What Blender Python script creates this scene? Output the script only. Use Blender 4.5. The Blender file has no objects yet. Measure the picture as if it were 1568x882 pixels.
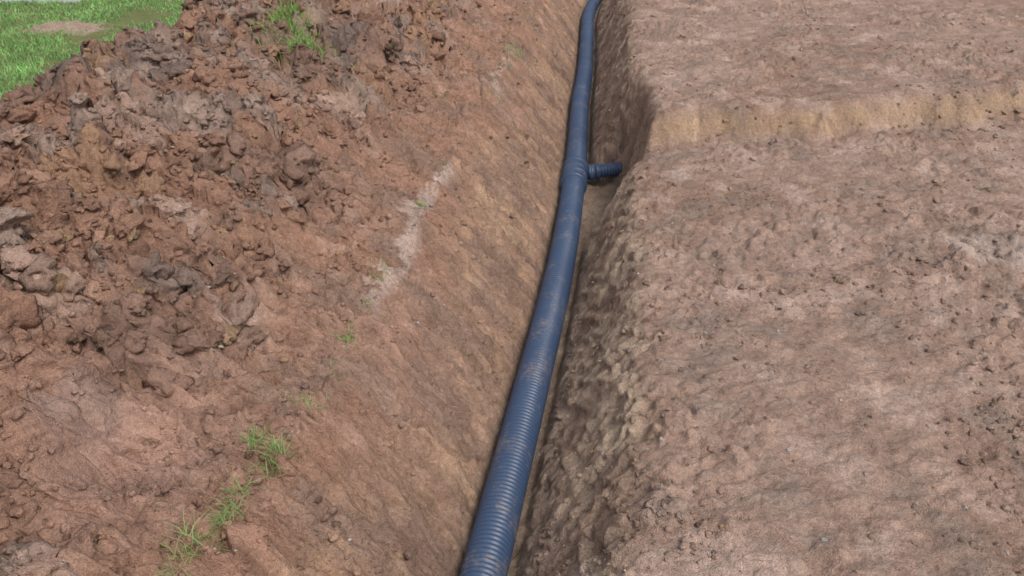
import bpy, math, numpy as np
from mathutils import Vector
rng = np.random.default_rng(7)

# ------------------------------------------------------------------ noise
_p = np.random.default_rng(3).permutation(256)
PERM = np.concatenate([_p, _p, _p]).astype(np.int32)
ANG = np.random.default_rng(5).random(256) * 2 * np.pi
GX, GY = np.cos(ANG).astype(np.float32), np.sin(ANG).astype(np.float32)
RX = np.random.default_rng(8).random(256).astype(np.float32)
RY = np.random.default_rng(9).random(256).astype(np.float32)

def perlin(x, y, s=0):
    x = x + s * 17.13; y = y + s * 9.71
    xf = np.floor(x); yf = np.floor(y)
    xi = xf.astype(np.int32) & 255; yi = yf.astype(np.int32) & 255
    fx = x - xf; fy = y - yf
    u = fx*fx*fx*(fx*(fx*6-15)+10); v = fy*fy*fy*(fy*(fy*6-15)+10)
    def g(ix, iy, dx, dy):
        h = PERM[PERM[ix & 255] + (iy & 255)]
        return GX[h]*dx + GY[h]*dy
    a = g(xi, yi, fx, fy); b = g(xi+1, yi, fx-1, fy)
    c = g(xi, yi+1, fx, fy-1); d = g(xi+1, yi+1, fx-1, fy-1)
    return ((a+(b-a)*u) + ((c+(d-c)*u)-(a+(b-a)*u))*v) * 1.5

def fbm(x, y, o=4, s=0, g=0.5):
    r = 0; a = 1.0; f = 1.0
    for i in range(o):
        r = r + a*perlin(x*f, y*f, s+i*3); a *= g; f *= 2.03
    return r

def worley(x, y, s=0):
    """F1 distance and random id of nearest cell"""
    x = x + s*13.7; y = y + s*5.3
    xf = np.floor(x); yf = np.floor(y)
    xi = xf.astype(np.int32); yi = yf.astype(np.int32)
    fx = x-xf; fy = y-yf
    best = np.full(x.shape, 9.0); idr = np.zeros(x.shape)
    for i in (-1, 0, 1):
        for j in (-1, 0, 1):
            h = PERM[PERM[(xi+i) & 255] + ((yi+j) & 255)]
            dx = i + RX[h] - fx; dy = j + RY[h] - fy
            d = dx*dx+dy*dy
            m = d < best
            best = np.where(m, d, best); idr = np.where(m, RX[(h*7+11) & 255], idr)
    return np.sqrt(best), idr

def dome(w, r=.55):
    return np.sqrt(np.clip(1-(w/r)**2, 0, 1))

def sm(a, b, x):
    t = np.clip((x-a)/(b-a), 0, 1); return t*t*(3-2*t)

# ------------------------------------------------------------------ layout (metres; y runs along the trench)
PIPE_Y = np.array([-3, 0, 2.11, 2.64, 3.27, 4.07, 4.82, 5.82, 6.65, 7.55, 8.67, 9.8, 11.2, 12.0, 12.9, 14, 18, 60])
PIPE_X = np.array([-.47, -.43, -.353, -.332, -.305, -.273, -.262, -.275, -.300, -.334, -.345, -.385, -.44, -.43, -.37, -.33, -.35, -.35])
LIP_Y = np.array([-3, 0, 1.86, 2.2, 2.5, 3.0, 3.48, 4.32, 5.57, 6.36, 8.9, 12, 60])
LIP_X = np.array([.05, .03, .06, .11, .137, .12, .102, .083, .06, .06, .02, .02, 0])
PIPE_Z = -.50
PR = .077

def pipe_x(y):
    r = 0
    for o, w in ((-.25, .25), (0, .5), (.25, .25)):
        r = r + w*np.interp(y+o, PIPE_Y, PIPE_X)
    return r

def layout(x, y):
    c = pipe_x(y)
    notch = np.exp(-((y-5.40)/.55)**6)
    rx = np.interp(y, LIP_Y, LIP_X) + .04*perlin(y*2.1, y*0+.5, 1)*(1-notch) + .03*perlin(y*7, y*0+.5, 2) + .075*notch
    lx = -.90 + .03*perlin(y*1.3, y*0+.3, 4)
    return c, rx, lx, notch

def terrain(x, y):
    c, rx, lx, notch = layout(x, y)
    sy = 4.97 + .36*(x-.2) + .06*perlin(x*1.4, x*0+.5, 6) + .06*perlin(x*4, y*2, 7) + .04*perlin(x*9, y*3, 8)
    st = sm(-.03, .16+.06*perlin(x*1.1, x*0+.2, 9), y-sy)
    und = .026*perlin(x*.35+2, (y-.25*x)*1.5, 13)+.020*perlin(x*.5+7, (y-.3*x)*3.3, 14)
    crest = .022*np.exp(-((y-sy-.22)/.10)**2)
    zr = st*.155 + crest + .03*fbm(x*.6, y*.6, 2, 11) + .012*fbm(x*2.1, y*2.1, 2, 12) + und*sm(0, .8, y-sy)
    zr = zr*sm(-.3, 1.0, x-rx) + st*.155*(1-sm(-.3, 1.0, x-rx))
    FL = -.575
    L0 = c-.085; R0 = c+.09 + .22*notch
    tl = np.clip((L0-x)/(L0-lx), 0, 1.0)
    rxx = rx + .09
    tr = np.clip((x-R0)/(rxx-R0), 0, 1.0)
    zl = FL + (0-FL)*(0.10*np.sqrt(tl+1e-6)*(1-tl)+tl**1.02)
    prof = np.interp(tr, [0, .08, .30, .55, .78, .90, 1.0], [0, .12, .37, .68, .92, .98, 1.0])
    zt = FL + (zr-FL)*prof
    d = np.maximum(lx-x, 0)
    hv = 1.0 + .30*perlin(y*.7, y*0+.2, 21) + .12*perlin(y*1.9, x*1.1, 22)
    heap = np.interp(d, [0, .25, .6, .9, 1.3, 1.75, 2.0, 2.3, 2.6, 3.0], [0, .07, .23, .37, .46, .47, .43, .22, .03, 0])
    heap = heap*(1+(hv-1)*sm(.2, .9, d))
    heap = heap - .10*np.exp(-(((x+1.33)/.22)**2 + ((y-1.85)/.30)**2))
    z = np.where(x < L0, zl + np.where(x < lx, heap, 0), np.where(x > R0, np.where(x > rxx, zr, zt), FL))
    m_flat = sm(-.06, .10, x-rx)
    m_wr = sm(0, .06, x-R0)*(1-m_flat)
    edge = 2.45 + .25*perlin(y*1.7, y*0+.7, 31)
    m_heap = sm(.25, .60, d + .22*perlin(x*2.2, y*2.2, 32) + .12*perlin(x*6, y*6, 33))*(1-sm(edge-.15, edge+.1, d))
    m_lawn = sm(edge-.15, edge+.1, d)
    m_wl = sm(0, .05, L0-x)*(1-m_heap)*(1-m_lawn)
    m_floor = np.clip(1-sm(0, .05, L0-x) - sm(0, .06, x-R0), 0, 1)
    wx = x + .035*perlin(x*6, y*6, 41) + .012*perlin(x*19, y*19, 43); wy = y + .035*perlin(x*6, y*6, 42) + .012*perlin(x*19, y*19, 48)
    w1, i1 = worley(wx*12+wy*3, wy*15, 1)
    w2, i2 = worley(wx*30, wy*30, 2)
    w0, i0 = worley(wx*6.5, wy*8.5, 9)
    wp, ip = worley(wx*9, wy*11, 15)
    dens = sm(-.30, .55, fbm(x*1.1, y*1.1, 3, 44))
    b1 = dome(w1, .48)*(i1 > .38)*(.2+i1); b2 = dome(w2, .45)*(.2+i2)*(i2 > .3); b0 = dome(w0, .42)*(i0 > .6)
    pit = dome(wp, .34)*(ip > .55)*ip
    fine = fbm(x*24, y*24, 3, 45)
    zf = .024*b1*(.2+.8*dens) + .011*b2*(.35+.6*dens) + .012*b0*(.2+dens) - .017*pit*(.3+.7*dens) + .006*fine + .006*fbm(x*6, y*6, 2, 46) \
        + .008*perlin(x*4+y*3, y*15-x*7, 47)
    # chunky downslope tooth marks on the cut
    sx_ = wx + .02*fbm(x*9, y*9, 2, 49)
    ws, is_ = worley(sx_*3.6+.8*wy, wy*19, 11); wq, iq = worley(wx*7, wy*32, 12)
    g1 = perlin(wx*2.0+.8*wy, wy*17, 51); g2 = perlin(wx*4.5, wy*36+x*6, 52)
    upm = sm(.1, .5, d)
    groove = np.clip(1-np.abs(g1)*5, 0, 1)
    zs = .046*dome(ws, .50)*(.0+is_) + .024*dome(wq, .48)*(.1+iq) - .030*groove*sm(-.3, .3, perlin(x*3, y*4, 59)) + .020*g2 + .012*fbm(x*12, y*20, 3, 53) + .012*b2 + (.012+.014*upm)*b1*sm(-.3, .4, perlin(x*2, y*2, 55)) - .014*pit
    ys_ = y-.30*x
    wr_, ir_ = worley(wx*6.5, (wy-.3*wx)*11, 13); wt, it = worley(wx*13, (wy-.3*wx)*21, 14)
    g3 = perlin(x*2.5, ys_*10, 56); g4 = perlin(x*4, ys_*24, 57)
    wamp = .30+.65*sm(.25, .8, tr)
    zw = (.050*(dome(wr_, .65)*(.2+ir_)-.4) + .026*dome(wt, .55)*(.2+it) + .034*g3)*wamp + .016*g4 + .014*fbm(x*10, y*10, 3, 58) + .010*b2
    # heap
    w3, i3 = worley(wx*3.2, wy*3.2, 3); w4, i4 = worley(wx*6.3+.3*g1, wy*6.3, 4); w5, i5 = worley(wx*14, wy*14, 5)
    rough = sm(-.8, .25, fbm(x*1.2, y*1.2, 2, 61))
    hollow = 1-.90*np.exp(-(((x+1.33)/.24)**2 + ((y-1.85)/.30)**2))
    zh = (.21*(.45-w3)*(.3+i3) + .12*dome(w4, .58)*(i4-.25) + .046*dome(w5, .50)*(.1+i5*1.1))*(.5+.75*rough)*hollow \
        + .07*fbm(x*2.4, y*2.4, 3, 62) + .02*fbm(x*13, y*13, 3, 63)*hollow + .012*b2
    zlw = .01*fbm(x*3, y*3, 3, 64) + .07*np.exp(-(((x+4.95)/.38)**2+((y-7.55)/.28)**2))*(1+.5*fbm(x*7, y*7, 2, 65))
    z = z + m_flat*zf + m_wr*zw + m_wl*zs + m_heap*zh + m_lawn*zlw + m_floor*(.018*fbm(x*9, y*9, 3, 66)+.010*b2+.012*b1)
    return z, dict(flat=m_flat, wr=m_wr, wl=m_wl, heap=m_heap, lawn=m_lawn, floor=m_floor, d=d, st=st, stf=4*st*(1-st)*m_flat,
                   i4=i4, i3=i3, i1=i1, is_=is_, ir=ir_, g1=g1, dens=dens, tr=tr)

def mix(a, b, t):
    t = np.clip(t, 0, 1)[..., None]
    return a*(1-t)+np.array(b, dtype=np.float32)*t

def soilcol(x, y, z, M):
    n1 = fbm(x*.9, y*.9, 3, 71); n2 = fbm(x*3.2, y*3.2, 3, 72); n3 = fbm(x*11, y*11, 3, 73)
    ns = perlin(x*3+y, y*19, 74)
    c = np.zeros(x.shape+(3,), dtype=np.float32)+np.array([.365, .213, .150], dtype=np.float32)
    c = mix(c, [.410, .283, .222], M['flat']*.9)
    c = mix(c, [.330, .208, .152], sm(.0, .6, n1)*.6*M['flat'])
    c = mix(c, [.49, .365, .305], sm(.05, .6, n2)*.5*M['flat'])
    c = mix(c, [.33, .265, .225], M['flat']*sm(.1, .6, -n2+.4*n3)*.4)
    c = mix(c, [.46, .315, .205], M['stf']*(.75+.4*n3))
    c = mix(c, [.43, .315, .24], M['wr']*.85)
    c = mix(c, [.56, .43, .32], M['wr']*sm(-.2, .4, n2+.3*ns)*.7)
    c = mix(c, [.30, .235, .19], M['wr']*sm(.1, .5, -n3+.4*ns)*.3)
    low = M['wl']*sm(.02, -.34, z + .16*n1+.08*n2)
    c = mix(c, [.46, .32, .23], low*(.45+.5*n2+.5*ns))
    c = mix(c, [.48, .30, .18], low*sm(.1, .6, n3+.5*n2+.4*ns)*.45)
    c = mix(c, [.29, .22, .178], M['wl']*sm(.0, .5, -n2-.6*ns)*.45)
    c = mix(c, [.44, .29, .225], M['wl']*sm(.1, .5, n1+.5*n3)*.35)
    c = mix(c, [.26, .175, .138], M['heap']*sm(-.1, .5, n1)*.65)
    c = mix(c, [.17, .142, .126], M['heap']*sm(.60, .75, M['i4'])*sm(-.2, .3, n2)*.7)
    c = mix(c, [.44, .28, .165], M['heap']*sm(.7, .85, M['i3'])*sm(-.1, .4, -n2)*.5)
    c = mix(c, [.47, .34, .275], M['heap']*sm(.1, .6, n2-.3*n1)*.6)
    c = mix(c, [.34, .265, .20], M['floor']*.8)
    sx = -.905 + .04*perlin(y*3.1, y*0+.1, 81)
    sw = .040+.024*perlin(y*4, y*0+.6, 82)+.03*n3
    pale = sm(1.3, .2, np.abs(x-sx+.03*n3)/np.maximum(sw, .004))*(sm(2.75, 3.1, y)*sm(4.62, 4.45, y))
    pale2 = sm(1.0, .3, np.abs(x-sx-.02)/.05)*(sm(5.9, 6.2, y)*sm(7.4, 7.0, y))*sm(-.1, .3, n3+.2)
    c = mix(c, [.56, .43, .365], pale*.8+pale2*.5)
    p = np.exp(-(((x-1.75)/.40)**2+((y-3.75)/.25)**2)) + .8*np.exp(-(((x-2.15)/.32)**2+((y-4.25)/.07)**2)) + .8*np.exp(-(((x-.33)/.12)**2+((y-4.55)/.16)**2))+.6*np.exp(-(((x+.03)/.05)**2+((y-1.8)/.25)**2))
    c = mix(c, [.54, .43, .375], sm(.25, .9, p+.35*n2+.2*n3)*.6)
    h = .8*np.exp(-(((x+1.33)/.24)**2+((y-1.85)/.28)**2))
    c = mix(c, [.42, .258, .20], h)
    c = mix(c, [.20, .22, .09], M['lawn'])
    dm = np.exp(-(((x+4.95)/.40)**2+((y-7.55)/.26)**2))
    c = mix(c, [.44, .32, .25], M['lawn']*sm(.25, .6, dm+.2*n3))
    c = c*(1+.15*n3+.10*n2)[..., None]
    c = c*(1+.22*(M['i1']-.5)*M['flat']+.25*(M['is_']-.5)*M['wl']+.2*(M['ir']-.5)*M['wr'])[..., None]
    return np.clip(c, .02, .8)

# ------------------------------------------------------------------ mesh helper
def make_mesh(name, co, faces, col=None, mat=None, smooth=True):
    me = bpy.data.meshes.new(name)
    n, k = faces.shape
    me.vertices.add(len(co)); me.vertices.foreach_set('co', np.ascontiguousarray(co, dtype=np.float32).ravel())
    me.loops.add(n*k); me.loops.foreach_set('vertex_index', np.ascontiguousarray(faces, dtype=np.int32).ravel())
    me.polygons.add(n); me.polygons.foreach_set('loop_start', np.arange(0, n*k, k, dtype=np.int32))
    me.polygons.foreach_set('loop_total', np.full(n, k, dtype=np.int32))
    me.polygons.foreach_set('use_smooth', np.full(n, smooth, dtype=bool))
    me.update(calc_edges=True)
    if col is not None:
        a = me.color_attributes.new('Col', 'FLOAT_COLOR', 'POINT')
        rgba = np.ones((len(co), 4), dtype=np.float32); rgba[:, :3] = col
        a.data.foreach_set('color', rgba.ravel())
    ob = bpy.data.objects.new(name, me); bpy.context.scene.collection.objects.link(ob)
    if mat: me.materials.append(mat)
    return ob

# ------------------------------------------------------------------ materials
def new_mat(name):
    m = bpy.data.materials.new(name); m.use_nodes = True
    return m, m.node_tree, m.node_tree.nodes['Principled BSDF']

def noise_node(nt, vec, scale, detail=6, rough=.6):
    n = nt.nodes.new('ShaderNodeTexNoise'); n.inputs['Scale'].default_value = scale
    n.inputs['Detail'].default_value = detail; n.inputs['Roughness'].default_value = rough
    nt.links.new(vec, n.inputs['Vector']); return n

def soil_material(name, bump=.9):
    m, nt, b = new_mat(name)
    L = nt.links
    tc = nt.nodes.new('ShaderNodeTexCoord'); V = tc.outputs['Object']
    at = nt.nodes.new('ShaderNodeAttribute'); at.attribute_name = 'Col'
    n1 = noise_node(nt, V, 60, 4, .7); n2 = noise_node(nt, V, 240, 2, .7)
    r1 = nt.nodes.new('ShaderNodeMapRange'); r1.inputs[1].default_value = .3; r1.inputs[2].default_value = .7
    r1.inputs[3].default_value = .74; r1.inputs[4].default_value = 1.26
    L.new(n1.outputs['Fac'], r1.inputs[0])
    r2 = nt.nodes.new('ShaderNodeMapRange'); r2.inputs[1].default_value = .3; r2.inputs[2].default_value = .7
    r2.inputs[3].default_value = .82; r2.inputs[4].default_value = 1.18
    L.new(n2.outputs['Fac'], r2.inputs[0])
    mu = nt.nodes.new('ShaderNodeMath'); mu.operation = 'MULTIPLY'
    L.new(r1.outputs[0], mu.inputs[0]); L.new(r2.outputs[0], mu.inputs[1])
    vm = nt.nodes.new('ShaderNodeVectorMath'); vm.operation = 'SCALE'
    L.new(at.outputs['Color'], vm.inputs[0]); L.new(mu.outputs[0], vm.inputs['Scale'])
    L.new(vm.outputs[0], b.inputs['Base Color'])
    b.inputs['Roughness'].default_value = .95; b.inputs['Specular IOR Level'].default_value = .12
    ad = nt.nodes.new('ShaderNodeMath'); ad.operation = 'MULTIPLY_ADD'; ad.inputs[1].default_value = .4
    L.new(n2.outputs['Fac'], ad.inputs[0]); L.new(n1.outputs['Fac'], ad.inputs[2])
    bp = nt.nodes.new('ShaderNodeBump'); bp.inputs['Strength'].default_value = bump; bp.inputs['Distance'].default_value = .015
    L.new(ad.outputs[0], bp.inputs['Height']); L.new(bp.outputs[0], b.inputs['Normal'])
    return m

mat_soil = soil_material('soil')

# ------------------------------------------------------------------ ground sheet
def grow(start, step, limit, rate):
    out = []; v = start; s = step
    while abs(v) < limit:
        v += s; s *= rate; out.append(v)
    return out
xs_f = np.arange(-3.3, 2.6, .0075)
xr = grow(xs_f[-1], .009, 160, 1.018); xl = grow(xs_f[0], -.009, 160, 1.02)
xs = np.array(sorted(xl) + list(xs_f) + xr)
ys = [1.15]
while ys[-1] < 17: ys.append(ys[-1]+max(.0055, .0025*ys[-1]))
yr = grow(ys[-1], .05, 300, 1.05); yl = grow(ys[0], -.008, 120, 1.04)
ys = np.array(sorted(yl) + ys + yr)
X, Y = np.meshgrid(xs, ys)
Z, M = terrain(X, Y)
C = soilcol(X, Y, Z, M)
hz = M['heap']; amp = .026*hz + .018*M['wr'] + .007*M['flat'] + .010*M['wl']
XX = X + amp*(perlin(X*12, Y*12+Z*20, 91)+.5*perlin(X*30, Y*30+Z*40, 93)); YY = Y + amp*(perlin(X*12+Z*20, Y*12, 92)+.5*perlin(X*30+Z*40, Y*30, 94))
ny, nx = X.shape
idx = np.arange(ny*nx).reshape(ny, nx)
F = np.stack([idx[:-1, :-1], idx[:-1, 1:], idx[1:, 1:], idx[1:, :-1]], -1).reshape(-1, 4)
make_mesh('ground', np.stack([XX, YY, Z], -1).reshape(-1, 3), F, C.reshape(-1, 3), mat_soil)

# ------------------------------------------------------------------ clods
import bmesh
def ico(sub):
    bm = bmesh.new(); bmesh.ops.create_icosphere(bm, subdivisions=sub, radius=1)
    v = np.array([p.co[:] for p in bm.verts]); f = np.array([[q.index for q in p.verts] for p in bm.faces]); bm.free(); return v, f
def clod_variants(sub, n, seed, rough=.55):
    v, f = ico(sub); out = []
    r = np.random.default_rng(seed)
    for i in range(n):
        o = r.random(3)*50
        p = v.copy()
        d = 1 + rough*(perlin(v[:, 0]*1.3+o[0], v[:, 1]*1.3+v[:, 2]*1.7+o[1]) + .55*perlin(v[:, 2]*2.9+o[2], v[:, 0]*2.9-v[:, 1]*2.1+o[0])+.3*perlin(v[:, 1]*6+o[0], v[:, 2]*6-v[:, 0]*4+o[2]))
        if sub > 3: d = d + .09*perlin(v[:, 0]*13+o[1], v[:, 1]*13+v[:, 2]*9)+.05*perlin(v[:, 2]*25+o[1], v[:, 1]*25+v[:, 0]*19)
        p = p*d[:, None]
        for k in range(4):
            nrm = r.normal(size=3); nrm /= np.linalg.norm(nrm)
            t = p@nrm; cut = .55+.25*r.random()
            p = p - np.outer(np.maximum(t-cut, 0)*.85, nrm)
        out.append(p)
    return out, f

def scatter(name, px, py, size, sub, seed, mat, colfn=None, sink=.3, flat=(.55, .9), rough=.55):
    r = np.random.default_rng(seed)
    var, f = clod_variants(sub, 14, seed, rough)
    z, Mk = terrain(px, py)
    col = soilcol(px, py, z, Mk)
    n = len(px); nv = len(var[0])
    V = np.stack(var)[r.integers(0, len(var), n)]
    a = r.random(n)*2*np.pi; ca, sa = np.cos(a), np.sin(a)
    sx = size*(.75+.5*r.random(n)); sy = size*(.75+.5*r.random(n)); sz = size*(flat[0]+(flat[1]-flat[0])*r.random(n))
    x0 = V[..., 0]*sx[:, None]; y0 = V[..., 1]*sy[:, None]; z0 = V[..., 2]*sz[:, None]
    t = (r.random(n)-.5)*1.2; ct, s_t = np.cos(t)[:, None], np.sin(t)[:, None]
    x1 = x0*ct - z0*s_t; z1 = x0*s_t+z0*ct
    x2 = x1*ca[:, None]-y0*sa[:, None]; y2 = x1*sa[:, None]+y0*ca[:, None]
    co = np.stack([x2+px[:, None], y2+py[:, None], z1+(z+size*(.5-sink)*.8)[:, None]], -1).reshape(-1, 3)
    fa = (f[None]+(np.arange(n)*nv)[:, None, None]).reshape(-1, 3)
    if colfn is None:
        c = col*(.88+.35*r.random(n))[:, None]
        g = r.random(n) < .08
        c[g] = c[g]*.72
        g2 = r.random(n) < .04
        c[g2] = np.array([.42, .28, .17])*(.8+.4*r.random(g2.sum()))[:, None]
    else: c = colfn(n, r)
    cc = np.repeat(c, nv, axis=0)
    return make_mesh(name, co, fa, cc, mat)

def pts(n, x0, x1, y0, y1, key, near=True):
    y = y0*np.exp(rng.random(n)*np.log(y1/y0)) if near else y0+(y1-y0)*rng.random(n)
    x = x0+(x1-x0)*rng.random(n)
    z, Mk = terrain(x, y)
    w = np.clip(key(x, y, Mk), 0, 1)
    k = rng.random(n) < w
    return x[k], y[k]

mat_clod = soil_material('clod_soil', 1.0)
hol = lambda x, y: (1-.97*np.exp(-(((x+1.33)/.25)**2+((y-1.85)/.31)**2)))
x, y = pts(230, -3.2, -1.7, 1.6, 12, lambda x, y, M: M['heap']*(.4+sm(-.1, .5, fbm(x*1.3, y*1.3, 2, 61)))*hol(x, y))
scatter('soil_clods', x, y, .045+.055*rng.random(len(x))**1.5, 4, 11, mat_clod, rough=.7, sink=.55, flat=(.6, 1))
x, y = pts(3000, -3.4, -1.1, 1.2, 15, lambda x, y, M: M['heap']*(.40+sm(-.1, .5, fbm(x*1.3, y*1.3, 2, 61)))*hol(x, y))
scatter('soil_clods', x, y, .014+.036*rng.random(len(x))**2.5+ .014*rng.random(len(x)), 3, 1, mat_clod, rough=.8, sink=.42)
x, y = pts(22000, -3.5, -1.05, 1.2, 15, lambda x, y, M: M['heap']*(.45+.7*sm(-.2, .5, fbm(x*1.8, y*1.8, 2, 62)))*hol(x, y))
scatter('soil_crumbs', x, y, .005+.016*rng.random(len(x))**2, 2, 2, mat_clod)
x, y = pts(16000, -2.0, -.4, 1.2, 15, lambda x, y, M: M['wl']*(.15+.7*sm(-.1, .5, fbm(x*2, y*2, 2, 63)))*(.5+.5*(M['d'] > .05)))
scatter('soil_crumbs', x, y, .004+.014*rng.random(len(x))**3, 2, 3, mat_clod, sink=.45)
x, y = pts(36000, -.3, 6.5, 1.2, 15, lambda x, y, M: (M['flat']*.9+M['wr']*.8)*(.08+.8*sm(-.1, .5, fbm(x*1.3, y*1.3, 3, 44))))
scatter('soil_crumbs', x, y, .004+.010*rng.random(len(x))**2.5, 2, 4, mat_clod, sink=.45)
x, y = pts(3600, -.15, 5.5, 1.2, 12, lambda x, y, M: (M['flat']*.9+M['wr']*.5)*(.05+.8*sm(-.1, .5, fbm(x*1.3, y*1.3, 3, 44))+.5*np.exp(-((x-.12)/.12)**2)))
scatter('soil_crumbs', x, y, .008+.015*rng.random(len(x))**2, 3, 14, mat_clod, sink=.6, rough=.8)
def stonecol(n, r):
    g = .42+.28*r.random(n); return np.stack([g, g*.95, g*.88], -1)
x, y = pts(2600, -3, 5, 1.2, 12, lambda x, y, M: .30+0*x)
k = np.abs(x-pipe_x(y)) > .14
scatter('small_stones', x[k], y[k], .0025+.006*rng.random(k.sum())**2, 2, 5, mat_clod, stonecol)

# ------------------------------------------------------------------ pipe
def plastic(name, col, dust=.35):
    m, nt, b = new_mat(name); L = nt.links
    tc = nt.nodes.new('ShaderNodeTexCoord'); V = tc.outputs['Object']
    n1 = noise_node(nt, V, 5, 6, .65); n2 = noise_node(nt, V, 45, 6, .7)
    mu = nt.nodes.new('ShaderNodeMath'); mu.operation = 'MULTIPLY'; L.new(n1.outputs['Fac'], mu.inputs[0]); L.new(n2.outputs['Fac'], mu.inputs[1])
    r = nt.nodes.new('ShaderNodeMapRange'); r.inputs[1].default_value = .27; r.inputs[2].default_value = .40
    r.inputs[3].default_value = .02; r.inputs[4].default_value = dust; L.new(mu.outputs[0], r.inputs[0])
    mx = nt.nodes.new('ShaderNodeMix'); mx.data_type = 'RGBA'
    mx.inputs[6].default_value = (*col, 1); mx.inputs[7].default_value = (.30, .23, .18, 1)
    L.new(r.outputs[0], mx.inputs[0]); L.new(mx.outputs[2], b.inputs['Base Color'])
    r2 = nt.nodes.new('ShaderNodeMapRange'); r2.inputs[3].default_value = .34; r2.inputs[4].default_value = .65; L.new(mu.outputs[0], r2.inputs[0])
    L.new(r2.outputs[0], b.inputs['Roughness'])
    return m
mat_pipe = plastic('blue_plastic', (.042, .078, .155), .45)

def sweep(name, path, rad, seg, mat, parent=None):
    path = np.array(path); n = len(path)
    T = np.gradient(path, axis=0); T /= np.linalg.norm(T, axis=1)[:, None]
    up = np.array([0, 0, 1.]); S = np.cross(T, up); S /= np.linalg.norm(S, axis=1)[:, None]; U = np.cross(S, T)
    a = np.linspace(0, 2*np.pi, seg, endpoint=False)
    co = path[:, None, :] + rad[:, None, None]*(S[:, None, :]*np.cos(a)[None, :, None]+U[:, None, :]*np.sin(a)[None, :, None])
    i = np.arange(n*seg).reshape(n, seg); j = np.roll(i, -1, axis=1)
    f = np.stack([i[:-1], j[:-1], j[1:], i[1:]], -1).reshape(-1, 4)
    ob = make_mesh(name, co.reshape(-1, 3), f, None, mat)
    if parent: ob.parent = parent
    return ob
def ribs(s, pitch, r, depth):
    w = .5+.5*np.cos(2*np.pi*s/pitch); w = sm(.2, .8, w)
    return r-depth+depth*w
drain = bpy.data.objects.new('corrugated_drain_pipe', None); bpy.context.scene.collection.objects.link(drain)
s = np.arange(-2.5, 22, .0036)
px_ = pipe_x(s); pz_ = PIPE_Z + .006*np.sin(s*1.9)
sweep('corrugated_run', np.stack([px_, s, pz_], -1), ribs(s, .0215, PR, .0065), 40, mat_pipe, drain)
TY = 5.80; TX = float(pipe_x(np.array([TY]))[0]); TZ = PIPE_Z + .006*math.sin(TY*1.9)
q = np.array([-.17, -.168, -.15, -.148, -.06, -.058, -.04, -.038, .038, .04, .058, .06, .148, .15, .168, .17])
rr = np.array([.076, .092, .092, .084, .084, .092, .092, .087, .087, .092, .092, .084, .084, .092, .092, .076])
yy = TY+q
sweep('tee_sleeve', np.stack([pipe_x(yy), yy, np.full(len(q), TZ)], -1), rr, 48, mat_pipe, drain)
t = np.array([0, .10, .101, .115, .116, .15, .151, .165, .166])
r3 = np.array([.050, .050, .058, .058, .052, .052, .060, .060, .046])
bz = lambda t: TZ+.015+.17*t
sweep('tee_branch', np.stack([TX+t, TY+.06*t, bz(t)], -1), r3, 36, mat_pipe, drain)
t = np.arange(.14, .85, .003)
sweep('branch_pipe', np.stack([TX+t, TY+.06*t, bz(t)], -1), ribs(t, .021, .050, .008), 36, mat_pipe, drain)

# ------------------------------------------------------------------ grass
def grass_mat():
    m, nt, b = new_mat('grass'); L = nt.links
    at = nt.nodes.new('ShaderNodeAttribute'); at.attribute_name = 'Col'
    L.new(at.outputs['Color'], b.inputs['Base Color']); b.inputs['Roughness'].default_value = .6
    b.inputs['Specular IOR Level'].default_value = .25
    tr = nt.nodes.new('ShaderNodeBsdfTranslucent'); L.new(at.outputs['Color'], tr.inputs['Color'])
    mx = nt.nodes.new('ShaderNodeMixShader'); mx.inputs[0].default_value = .35
    L.new(b.outputs[0], mx.inputs[1]); L.new(tr.outputs[0], mx.inputs[2])
    L.new(mx.outputs[0], nt.nodes['Material Output'].inputs['Surface']); return m
mat_grass = grass_mat()
def blades(name, px, py, h, w, base=(.12, .30, .045), dry=.12, lean=.6, zoff=-.004, tone=None):
    n = len(px); z, _ = terrain(px, py); z = z+zoff
    a = rng.random(n)*2*np.pi; b = rng.random(n)*2*np.pi; l = lean*h*(.2+rng.random(n))
    dx, dy = np.cos(a)*w/2, np.sin(a)*w/2; lx, ly = np.cos(b)*l, np.sin(b)*l
    P = np.zeros((n, 5, 3))
    for k, (sg, ww, t) in enumerate(((-1, 1, 0), (1, 1, 0), (1, .75, .55), (-1, .75, .55), (0, 0, 1))):
        P[:, k, 0] = px+sg*ww*dx+lx*t*t; P[:, k, 1] = py+sg*ww*dy+ly*t*t; P[:, k, 2] = z+h*t*(1-.25*t*lean)
    i = np.arange(n)[:, None]*5
    f = np.concatenate([i+np.array([0, 1, 2]), i+np.array([0, 2, 3]), i+np.array([3, 2, 4])])
    c = np.array(base)[None]*(.65+.6*rng.random(n))[:, None]
    if tone is not None: c = c*tone[:, None]
    k = rng.random(n) < dry; c[k] = np.array([.46, .42, .22])*(.7+.5*rng.random(k.sum()))[:, None]
    return make_mesh(name, P.reshape(-1, 3), f, np.repeat(c, 5, axis=0), mat_grass, smooth=False)
n = 200000
gy = 2.0*np.exp(rng.random(n)*np.log(22/2.0)); gx = -3.0-rng.random(n)*1.0*(1.2+gy*.65)
z, Mk = terrain(gx, gy)
dm = np.exp(-(((gx+4.95)/.42)**2+((gy-7.55)/.28)**2))
bare = fbm(gx*1.3, gy*1.3, 2, 95)
k = (Mk['lawn'] > .35+.5*rng.random(n)) & (dm < .3+.5*rng.random(n)) & (bare < .35+.3*rng.random(n))
gx, gy = gx[k], gy[k]
blades('lawn_grass', gx, gy, (.025+.035*rng.random(len(gx)))*(1+.6*fbm(gx*2, gy*2, 2, 96)), .006+.0006*gy, base=(.29, .53, .18), dry=.12, lean=.9, tone=1+.3*fbm(gx*2.5, gy*2.5, 3, 97))
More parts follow.
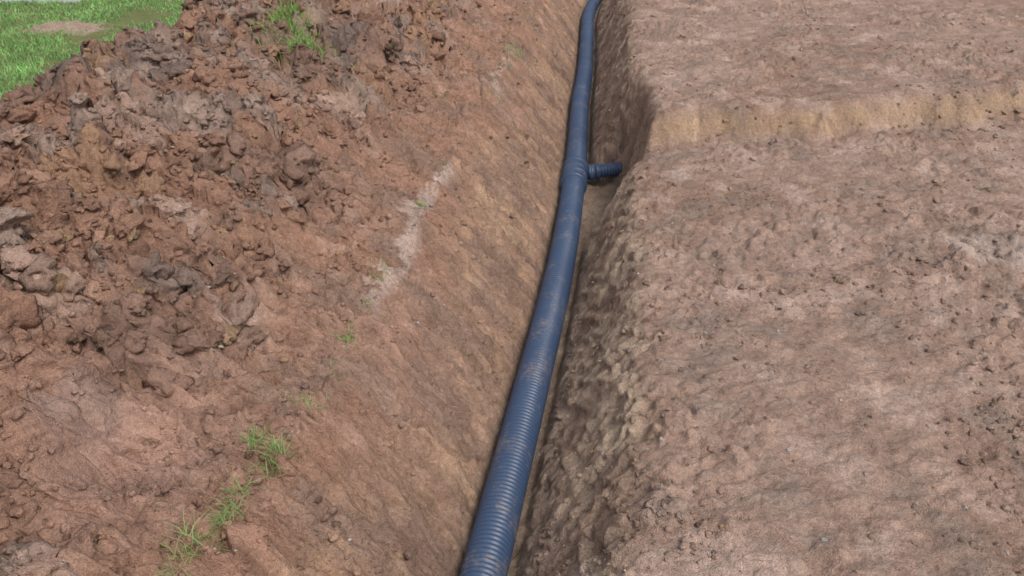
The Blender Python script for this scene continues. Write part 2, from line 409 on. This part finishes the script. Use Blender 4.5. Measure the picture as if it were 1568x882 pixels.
def tuft(cx, cy, n, sx, sy, h, base=(.32, .48, .17), dry=.25, w=.0035):
    x = cx+rng.normal(size=n)*sx; y = cy+rng.normal(size=n)*sy
    return blades('grass_tuft', x, y, h*(.5+.8*rng.random(n)), w, base, dry, lean=1.3)
tuft(-2.10, 5.45, 700, .06, .14, .10, (.26, .46, .12), .1, .006)
tuft(-1.90, 5.15, 400, .07, .06, .09, (.26, .46, .12), .15, .006)
for cx, cy, n, sx, sy, h in ((-1.02, 1.55, 110, .015, .06, .06), (-.985, 1.72, 170, .018, .06, .06), (-.945, 1.97, 140, .018, .035, .06),
        (-1.03, 2.03, 80, .01, .02, .05), (-.955, 2.26, 60, .03, .02, .03), (-.92, 2.45, 30, .02, .02, .03), (-.93, 2.67, 80, .014, .022, .035), (-.93, 2.9, 25, .01, .03, .03),
        (-.93, 3.1, 30, .02, .04, .03), (-.93, 3.95, 70, .02, .02, .035), (-.96, 3.25, 50, .02, .03, .03), (-.92, 4.5, 30, .02, .03, .03), (-.88, 6.0, 60, .03, .1, .04), (-.86, 6.6, 60, .03, .1, .04),
        (-.86, 7.3, 160, .05, .12, .05), (-.9, 7.0, 60, .04, .1, .05), (-.9, 8.6, 90, .05, .2, .05), (-1.4, 4.7, 60, .05, .04, .04), (-1.5, 5.2, 50, .08, .06, .04), (-1.15, 5.6, 40, .04, .06, .04),
        (.55, 4.3, 12, .02, .02, .02), (1.1, 6.3, 25, .04, .03, .03), (2.5, 3.6, 10, .01, .01, .02), (.45, 3.3, 8, .01, .01, .02)):
    tuft(cx, cy, n, sx, sy, h)

# ------------------------------------------------------------------ pale path beyond the lawn
m, nt, b = new_mat('pale_concrete'); tc = nt.nodes.new('ShaderNodeTexCoord')
nn = noise_node(nt, tc.outputs['Object'], 18, 8, .7); cr = nt.nodes.new('ShaderNodeValToRGB')
cr.color_ramp.elements[0].color = (.40, .41, .43, 1); cr.color_ramp.elements[1].color = (.65, .66, .68, 1)
nt.links.new(nn.outputs['Fac'], cr.inputs[0]); nt.links.new(cr.outputs[0], b.inputs['Base Color']); b.inputs['Roughness'].default_value = .9
bm = bmesh.new()
for i in range(14):
    r = bmesh.ops.create_cube(bm, size=1)
    for v in r['verts']:
        v.co.x = v.co.x*.89 + i*.9; v.co.y = v.co.y*.9; v.co.z = v.co.z*.12
bmesh.ops.bevel(bm, geom=bm.edges[:], offset=.01, segments=2, affect='EDGES')
me = bpy.data.meshes.new('paved_path'); bm.to_mesh(me); bm.free(); me.materials.append(m)
pp = bpy.data.objects.new('paved_path', me); bpy.context.scene.collection.objects.link(pp)
pp.location = (-17.6, 7.0, .03); pp.rotation_euler = (0, 0, math.radians(11))

# ------------------------------------------------------------------ light
SE, SR = math.radians(54), math.radians(138)
w = bpy.data.worlds.new('World'); bpy.context.scene.world = w; w.use_nodes = True
nt = w.node_tree; sk = nt.nodes.new('ShaderNodeTexSky'); sk.sky_type = 'NISHITA'; sk.sun_disc = False
sk.sun_elevation = SE; sk.sun_rotation = SR; sk.dust_density = 4; sk.air_density = 1.0
hs = nt.nodes.new('ShaderNodeHueSaturation'); hs.inputs['Saturation'].default_value = .45
nt.links.new(sk.outputs[0], hs.inputs['Color']); nt.links.new(hs.outputs[0], nt.nodes['Background'].inputs['Color'])
nt.nodes['Background'].inputs['Strength'].default_value = .15
sl = bpy.data.lights.new('sun', 'SUN'); sl.energy = 1.5; sl.angle = math.radians(18); sl.color = (1, .97, .92)
so = bpy.data.objects.new('sun', sl); bpy.context.scene.collection.objects.link(so)
dirv = Vector((math.sin(SR)*math.cos(SE), math.cos(SR)*math.cos(SE), math.sin(SE)))
so.rotation_euler = dirv.to_track_quat('Z', 'Y').to_euler()

# ------------------------------------------------------------------ camera
cd = bpy.data.cameras.new('camera'); cam = bpy.data.objects.new('camera', cd); bpy.context.scene.collection.objects.link(cam)
cam.location = (0, 0, 1.7); cam.rotation_euler = (math.radians(90-28), 0, math.radians(7))
cd.sensor_width = 36; cd.lens = 31.2; cd.clip_start = .05; cd.clip_end = 1000
bpy.context.scene.camera = cam
sc = bpy.context.scene; sc.view_settings.view_transform = 'Standard'; sc.view_settings.look = 'None'; sc.view_settings.exposure = 0
